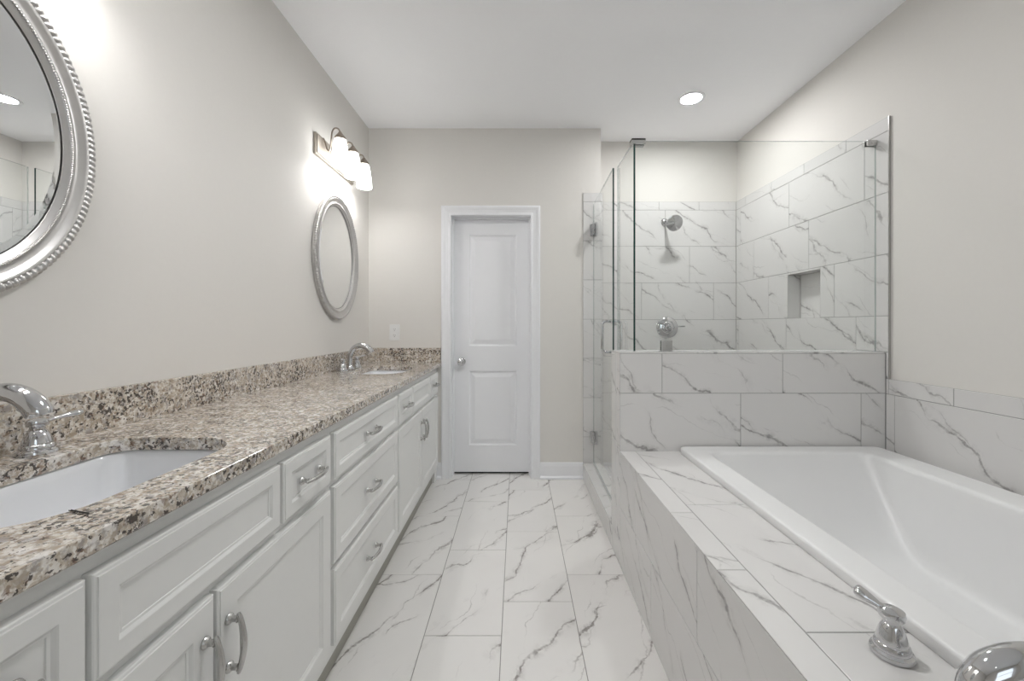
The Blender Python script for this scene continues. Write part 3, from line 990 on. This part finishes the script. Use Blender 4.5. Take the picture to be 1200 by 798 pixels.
# parameter values at equal arc lengths
def arc_params(n, d=0.0):
    K = 4000
    pts = [ell(2 * PI * i / K, d) for i in range(K + 1)]
    L = [0.0]
    for a, c in zip(pts, pts[1:]):
        L.append(L[-1] + math.hypot(c[0] - a[0], c[1] - a[1]))
    out, k = [], 0
    for i in range(n):
        s = L[-1] * i / n
        while L[k + 1] < s:
            k += 1
        f = (s - L[k]) / (L[k + 1] - L[k])
        out.append(2 * PI * (k + f) / K)
    return out
mr = bpy.data.objects.new('oval_mirror', None); mr.empty_display_size = 0.05; C.objects.link(mr)
mr.location = (XL + 0.0005, 0.80, 1.642)
fm = MB()
prof = [(0.002, 0.0), (0.0015, 0.012), (0.004, 0.017), (0.014, 0.018), (0.0165, 0.023), (0.020, 0.0245), (0.026, 0.022), (0.034, 0.0165), (0.042, 0.0145), (0.0465, 0.0155), (0.049, 0.0165),
        (0.055, 0.0165), (0.057, 0.014), (0.061, 0.0135), (0.063, 0.011), (0.067, 0.0105), (0.069, 0.008), (0.069, 0.002)]
ts = arc_params(160)
loops = []
for d, xx in prof:
    loops.append([(xx, *ell(t, d)) for t in ts])
fm.rings(loops, False, False)
fm.build('frame', M['silver'], mr, True, offset=(0, 0, 0), angle=50)
def beading(d0, x0_, rad, count, per, mod, seg, skew=0.0):
    mb = MB()
    ts_ = arc_params(count * per, d0)
    loops = []
    for i, t in enumerate(ts_):
        y, z = ell(t, d0)
        nx, nz = math.cos(t) / HWm, math.sin(t) / HHm
        l = math.hypot(nx, nz); nx /= l; nz /= l
        lp = []
        for k in range(seg):
            a = 2 * PI * k / seg
            ph = 2 * PI * i / per + skew * (math.cos(a))
            rr = rad * (1 - mod + mod * abs(math.sin(ph / 2)) ** 0.8 * 1.0)
            lp.append((x0_ + rr * math.sin(a), y + nx * rr * math.cos(a), z + nz * rr * math.cos(a)))
        loops.append(lp)
    loops.append(loops[0])
    mb.rings(loops, False, False)
    bmesh.ops.remove_doubles(mb.b, verts=mb.b.verts[:], dist=1e-7)
    return mb
beading(0.0095, 0.018, 0.0108, 150, 8, 0.40, 10, 1.2).build('outer_beading', M['silver'], mr, True, offset=(0, 0, 0), angle=None)
beading(0.052, 0.0172, 0.0036, 330, 4, 0.6, 7).build('inner_beading', M['silver'], mr, True, offset=(0, 0, 0), angle=None)
gm = MB()
gl = []
ts = arc_params(128)
for d, xx in ((0.0685, 0.0015), (0.0685, 0.0062), (0.086, 0.0080)):
    gl.append([(xx, *ell(t, d)) for t in ts])
gm.rings(gl, True, True)
gm.build('mirror_glass', M['mirror'], mr, False, offset=(0, 0, 0))
em = MB()
em.rings([[(xx, *ell(t, d)) for t in ts] for d, xx in ((0.0665, 0.0095), (0.0705, 0.0075))], False, False)
o = em.build('dark_rebate', M['black'], mr, True, offset=(0, 0, 0)); o['label'] = 'thin black line between frame and glass'
tag(mr, 'oval silver beaded mirror nearest the camera, reflecting the shower', 'mirror', 'oval mirrors above the vanity')
m2 = copy_tree(mr)
m2.location = (XL + 0.0005, 2.642, 1.632)
tag(m2, 'oval silver beaded mirror above the far sink, under the lit vanity light', 'mirror', 'oval mirrors above the vanity')

# ================================================================== vanity lights
vl = bpy.data.objects.new('vanity_light', None); vl.empty_display_size = 0.05; C.objects.link(vl)
vl.location = (XL, 2.62, 2.245)
pb = MB(); pb.box(0.0005, 0.016, -0.27, 0.27, -0.062, 0.062, 0.003)
pb.box(0.0155, 0.022, -0.262, 0.262, -0.054, 0.054, 0.004)
pb.build('back_plate', M['plate'], vl, offset=(0, 0, 0))
for yy in (-0.19, 0.0, 0.19):
    ar = MB()
    pts = [(.020, .048), (.027, .042), (.033, .026), (.039, .006), (.046, -.010), (.053, -.014), (.060, -.006), (.064, .020), (.067, .060), (.073, .098), (.086, .117), (.102, .118), (.114, .108), (.120, .092)]
    # smooth resample
    PP = []
    for i in range(len(pts) - 1):
        p0, p1, p2, p3 = pts[max(i - 1, 0)], pts[i], pts[i + 1], pts[min(i + 2, len(pts) - 1)]
        for q in range(4):
            t = q / 4
            f = lambda a, b_, c_, d_: 0.5 * ((2 * b_) + (-a + c_) * t + (2 * a - 5 * b_ + 4 * c_ - d_) * t * t + (-a + 3 * b_ - 3 * c_ + d_) * t ** 3)
            PP.append((f(p0[0], p1[0], p2[0], p3[0]), yy, f(p0[1], p1[1], p2[1], p3[1])))
    PP.append((pts[-1][0], yy, pts[-1][1]))
    ar.tube(PP, 0.0045, 10, up=(0, 1, 0))
    ar.lathe([(0.0, 0), (0.013, 0.0), (0.013, 0.004), (0.006, 0.008), (0.0, 0.008)], (0.020, yy, 0.048), (1, 0, 0), 16, caps=False)
    ar.build('arm', M['bronze'], vl, True, offset=(0, 0, 0))
    cp = MB()
    cp.lathe([(0.0, .096), (.008, .096), (.011, .090), (.020, .078), (.030, .066), (.034, .056), (.035, .050), (.033, .049), (0.0, .052)], (.120, yy, 0), (0, 0, 1), 24, caps=False)
    cp.build('socket_cup', M['bronze'], vl, True, offset=(0, 0, 0))
    sh = MB()
    sh.lathe([(.0315, .050), (.036, .030), (.041, .000), (.046, -.040), (.0495, -.080), (.0505, -.100), (.0485, -.106), (.0465, -.100), (.0455, -.080), (.042, -.040), (.037, .000), (.032, .030), (.028, .048)], (.120, yy, 0), (0, 0, 1), 28, caps=False)
    s_o = sh.build('glass_shade', M['shade'], vl, True, offset=(0, 0, 0)); s_o['label'] = 'frosted white glass shade, lit'
    ld = bpy.data.lights.new('bulb', 'POINT'); ld.energy = BULB_W; ld.color = (1.0, 0.995, 0.985); ld.shadow_soft_size = 0.025
    lo = bpy.data.objects.new('bulb', ld); C.objects.link(lo); lo.parent = vl; lo.location = (.120, yy, -.085)
tag(vl, 'three-shade vanity light bar lit above the far oval mirror', 'wall light', 'vanity light bars')
v2 = copy_tree(vl)
v2.location = (XL, 0.80, 2.245)
tag(v2, 'three-shade vanity light bar lit above the near oval mirror', 'wall light', 'vanity light bars')

# ================================================================== ceiling lamps
def can(x, y, label, lens='lens'):
    r = empty('recessed_light', (x, y, ZC), label, 'ceiling light', 'recessed ceiling lights')
    t = MB(); t.lathe([(.082, 0.0), (.088, -.0015), (.088, -.004), (.078, -.0065), (.068, -.005), (.064, -.001)], (0, 0, 0), (0, 0, 1), 40, caps=False)
    t.build('trim_ring', M['trim'], r, True, offset=(0, 0, 0))
    l = MB(); l.lathe([(.066, -.0006), (.05, -.002), (.0, -.0026)], (0, 0, 0), (0, 0, 1), 40, caps=False)
    l.build('lens', M[lens], r, True, offset=(0, 0, 0))
can(1.185, 2.80, 'round recessed ceiling light glowing above the shower')
can(0.15, 1.35, 'added fill light, round and recessed, out of view over the walkway', 'lens_fill_walk')
can(0.30, -0.75, 'added fill light, round and recessed, out of view behind the camera', 'lens_fill_dim')

# ================================================================== shower glass
GX = 0.600; GT = 0.0048
GZ = 2.142
def pane(mb, P0, P1, n, z0, z1, th=2 * GT, e=(1, 2)):
    """upright glass sheet from P0 to P1 (xy); faces material 0, edges material 1"""
    n = Vector((n[0], n[1], 0)) * th / 2
    a = [Vector((*P0, 0)) - n, Vector((*P1, 0)) - n, Vector((*P1, 0)) + n, Vector((*P0, 0)) + n]
    lo = [mb.v((p.x, p.y, z0)) for p in a]
    hi = [mb.v((p.x, p.y, z1)) for p in a]
    for i in range(4):
        j = (i + 1) % 4
        mb.f([lo[i], lo[j], hi[j], hi[i]], 0 if i in (0, 2) else (e[0] if i == 1 else e[1]))
    mb.f(lo[::-1], 2); mb.f(hi, 2)
GL = [M['glass'], M['glass_edge'], M['glass_rim']]
YG = 2.110
# front sheet on the half wall
g = MB(); pane(g, (GX + 0.005, YG), (XT - 0.001, YG), (0, 1), ZH + 0.001, GZ, e=(2, 1))
gf = g.build('glass_panel', GL)
tag(gf, 'frameless fixed glass panel standing on the marble half wall', 'glass panel', 'fixed shower glass panels')
for cx, cz in ((XT - 0.026, GZ - 0.012), (0.765, ZH + 0.028)):
    c = MB()
    hz = 0.014 if cz > 2 else 0.0275
    hx = 0.025 if cz > 2 else 0.028
    c.box(cx - hx, cx + hx, YG - 0.014, YG - 0.0052, cz - hz, cz + hz, 0.0015)
    c.box(cx - hx, cx + hx, YG + 0.0052, YG + 0.014, cz - hz, cz + hz, 0.0015)
    c.lathe([(0.0, 0), (.0045, 0), (.0045, .002), (.0, .002)], (cx, YG - 0.014, cz), (0, -1, 0), 14, caps=False)
    o = c.build('clamp', M['nickel'], gf, offset=(0, 0, 0)); o['label'] = 'brushed metal glass clamp'
# side sheet, notched over the half wall: from the corner to the door
g = MB()
ye = 2.448
prof2 = [(YG - 0.005, ZH + 0.001), (YH1 + 0.004, ZH + 0.001), (YH1 + 0.004, ZCURB + 0.002), (ye, ZCURB + 0.002), (ye, GZ), (YG - 0.005, GZ)]
A = [g.v((GX - GT, y, z)) for y, z in prof2]
B = [g.v((GX + GT, y, z)) for y, z in prof2]
g.f(A, 0); g.f(B[::-1], 0)
for i in range(6):
    j = (i + 1) % 6
    g.f([A[i], A[j], B[j], B[i]], 1 if i == 5 else 2)
gs = g.build('glass_panel', GL)
tag(gs, 'narrow fixed glass panel between shower door and half wall corner', 'glass panel', 'fixed shower glass panels')
c = MB()
c.box(GX - 0.016, GX + 0.055, YG - 0.016, YG - 0.0056, GZ - 0.018, GZ + 0.010, 0.0015)
c.box(GX + 0.0056, GX + 0.055, YG + 0.0056, YG + 0.030, GZ - 0.018, GZ + 0.010, 0.0015)
c.box(GX - 0.016, GX - 0.0056, YG - 0.0056, YG + 0.030, GZ - 0.018, GZ + 0.010, 0.0015)
c.box(GX - 0.016, GX + 0.055, YG - 0.016, YG + 0.030, GZ + 0.0005, GZ + 0.010, 0.0015)
o = c.build('corner_clamp', M['nickel'], gs, offset=(0, 0, 0)); o['label'] = 'brushed metal corner clamp'
c = MB(); c.box(GX - 0.012, GX + 0.012, YH1 + 0.05, YH1 + 0.10, ZCURB + 0.0005, ZCURB + 0.02, 0.0015)
c.build('clamp', M['nickel'], gs, offset=(0, 0, 0))

# the swinging door, very slightly ajar
yh = YB - 0.014
dd = empty('shower_door', (GX - 0.002, yh, ZCURB), 'frameless glass shower door hinged on the tile beside the white door', 'shower door')
DW = yh - 2.466
ang = math.radians(1.6)
dirv = Vector((-math.sin(ang), -math.cos(ang), 0))
nrm = Vector((math.cos(ang), -math.sin(ang), 0))
g = MB(); pane(g, (0, 0), (dirv.x * DW, dirv.y * DW), (nrm.x, nrm.y), 0.012, GZ - ZCURB)
g.build('glass', GL, dd, offset=(0, 0, 0))
g = MB(); pane(g, (0, -0.004), (dirv.x * (DW - 0.01), dirv.y * (DW - 0.01)), (nrm.x, nrm.y), 0.003, 0.011, 0.012)
g.build('sweep', M['rubber'], dd, offset=(0, 0, 0))
for hz in (1.944, 0.327):
    h = MB()
    z = hz - ZCURB
    h.box(-0.018, -0.0055, -0.060, 0.005, z - 0.045, z + 0.045, 0.002)
    h.box(0.0055, 0.018, -0.060, 0.005, z - 0.045, z + 0.045, 0.002)
    h.box(-0.027, 0.027, 0.001, 0.0055, z - 0.045, z + 0.045, 0.001)
    h.lathe([(0.0, -0.047), (0.008, -0.047), (0.008, 0.047), (0.0, 0.047)], (0, -0.006, z), (0, 0, 1), 16, caps=False)
    o = h.build('hinge', M['chrome'], dd, offset=(0, 0, 0)); o['label'] = 'chrome glass hinge'
hd = MB()
base = dirv * (DW - 0.05)
for sgn in (-1, 1):
    L = 0.058
    zt_, zb_ = 1.222 - ZCURB, 1.035 - ZCURB
    pts = [base + nrm * sgn * GT + Vector((0, 0, zt_)), base + nrm * sgn * (L - 0.02) + Vector((0, 0, zt_))]
    for a in range(1, 7):
        th = a / 6 * PI / 2
        pts.append(base + nrm * sgn * (L - 0.02 + 0.02 * math.sin(th)) + Vector((0, 0, zt_ - 0.02 * (1 - math.cos(th)))))
    for a in range(0, 7):
        th = a / 6 * PI / 2
        pts.append(base + nrm * sgn * (L - 0.02 + 0.02 * math.cos(th)) + Vector((0, 0, zb_ + 0.02 * (1 - math.sin(th)))))
    pts.append(base + nrm * sgn * GT + Vector((0, 0, zb_)))
    hd.tube(pts, 0.0085, 14, up=(dirv.x, dirv.y, 0))
    for zz in (zt_, zb_):
        hd.lathe([(0.0, 0), (.012, 0), (.012, .003), (.0, .003)], base + nrm * sgn * GT + Vector((0, 0, zz)), nrm * sgn, 16, caps=False)
o = hd.build('pull_handle', M['chrome'], dd, True, offset=(0, 0, 0)); o['label'] = 'chrome C-shaped pull on both sides of the glass'

# ================================================================== shower fittings
shd = empty('showerhead', (1.238, YS, 2.062), 'round chrome shower head on the tiled back wall of the shower', 'shower head')
f = MB(); f.lathe([(0.0, 0), (.031, 0), (.032, .003), (.026, .010), (.016, .014), (.010, .015), (0, .015)], (0, 0, 0), (0, -1, 0), 28, caps=False)
f.build('flange', M['chrome'], shd, True, offset=(0, 0, 0))
f = MB(); f.tube([(0, -.006, 0), (0, -.04, .001), (.002, -.08, -.002), (.006, -.105, -.010), (.012, -.123, -.022)], .0095, 14)
f.lathe([(0, 0), (.014, 0), (.016, .006), (.014, .013), (0, .014)], (.010, -.117, -.017), (.3, -.8, -.55), 18, caps=False)
f.build('arm', M['chrome'], shd, True, offset=(0, 0, 0))
ax = Vector((0.06, -0.88, -0.44)).normalized()
o0 = Vector((.014, -.128, -.026))
f = MB(); f.lathe([(0.0, 0), (.014, 0.0), (.018, .010), (.026, .020), (.048, .034), (.062, .042), (.066, .048), (.065, .054), (.060, .056)], o0, ax, 36, caps=False)
hb = f.build('head', M['chrome'], shd, True, offset=(0, 0, 0))
f = MB(); f.lathe([(.061, .0555), (.050, .0565), (.030, .0568), (.016, .060), (.0, .062)], o0, ax, 36, caps=False)
q = ax.to_track_quat('Z', 'Y')
for rr, nn in ((.024, 10), (.036, 16), (.048, 22)):
    for i in range(nn):
        a = 2 * PI * i / nn
        f.lathe([(.0022, 0), (.0018, .003), (0, .0032)], o0 + q @ Vector((rr * math.cos(a), rr * math.sin(a), .0562)), ax, 6, caps=False)
o = f.build('spray_face', M['chrome'], hb, True, offset=(0, 0, 0)); o['label'] = 'spray face with rings of nozzles'

val = empty('shower_valve', (1.258, YS, 1.180), 'round chrome shower valve trim with lever on the shower back wall', 'shower valve')
f = MB(); f.lathe([(0.0, 0), (.088, 0), (.089, .003), (.085, .008), (.070, .013), (.052, .017), (.048, .022), (.040, .026), (.0, .027)], (0, 0, 0), (0, -1, 0), 44, caps=False)
f.build('escutcheon', M['chrome'], val, True, offset=(0, 0, 0))
f = MB(); f.lathe([(0.0, .022), (.034, .022), (.035, .030), (.030, .046), (.024, .060), (.026, .066), (.024, .074), (.012, .080), (0, .081)], (0, 0, 0), (0, -1, 0), 32, caps=False)
hub = f.build('hub', M['chrome'], val, True, offset=(0, 0, 0))
f = MB(); f.tube([(0, -.066, .0), (.03, -.070, .004), (.06, -.076, .008), (.09, -.080, .010), (.112, -.081, .010), (.118, -.081, .010)], [.009, .007, .0065, .0075, .008, .003], 12, 0.8)
f.build('lever', M['chrome'], val, True, offset=(0, 0, 0))

# ================================================================== wall outlet
ot = empty('wall_outlet', (-0.960, YB, 1.143), 'white double wall outlet above the granite side splash', 'outlet')
f = MB(); f.box(-.040, .040, -.006, 0, -.062, .062, .003)
f.build('cover_plate', M['outlet'], ot, offset=(0, 0, 0))
for zz in (.024, -.024):
    f = MB(); f.rings([[(p[0], y, p[1] + zz) for p in rrect(-.017 + i, .017 - i, -.0145 + i, .0145 - i, .008, 6)] for y, i in ((-.005, 0), (-.008, 0), (-.0085, .001))], False, True)
    s_ = f.build('receptacle', M['outlet'], ot, offset=(0, 0, 0))
    f = MB()
    f.box(-.0075, -.0055, -.0088, -.0080, zz - .001, zz + .008)
    f.box(.0055, .0075, -.0088, -.0080, zz - .001, zz + .007)
    f.lathe([(0, 0), (.0026, 0), (.0026, .0004), (0, .0004)], (0, -.0084, zz - .008), (0, -1, 0), 12, caps=False)
    o = f.build('slot', M['hole'], s_, offset=(0, 0, 0)); o['label'] = 'dark socket slots'
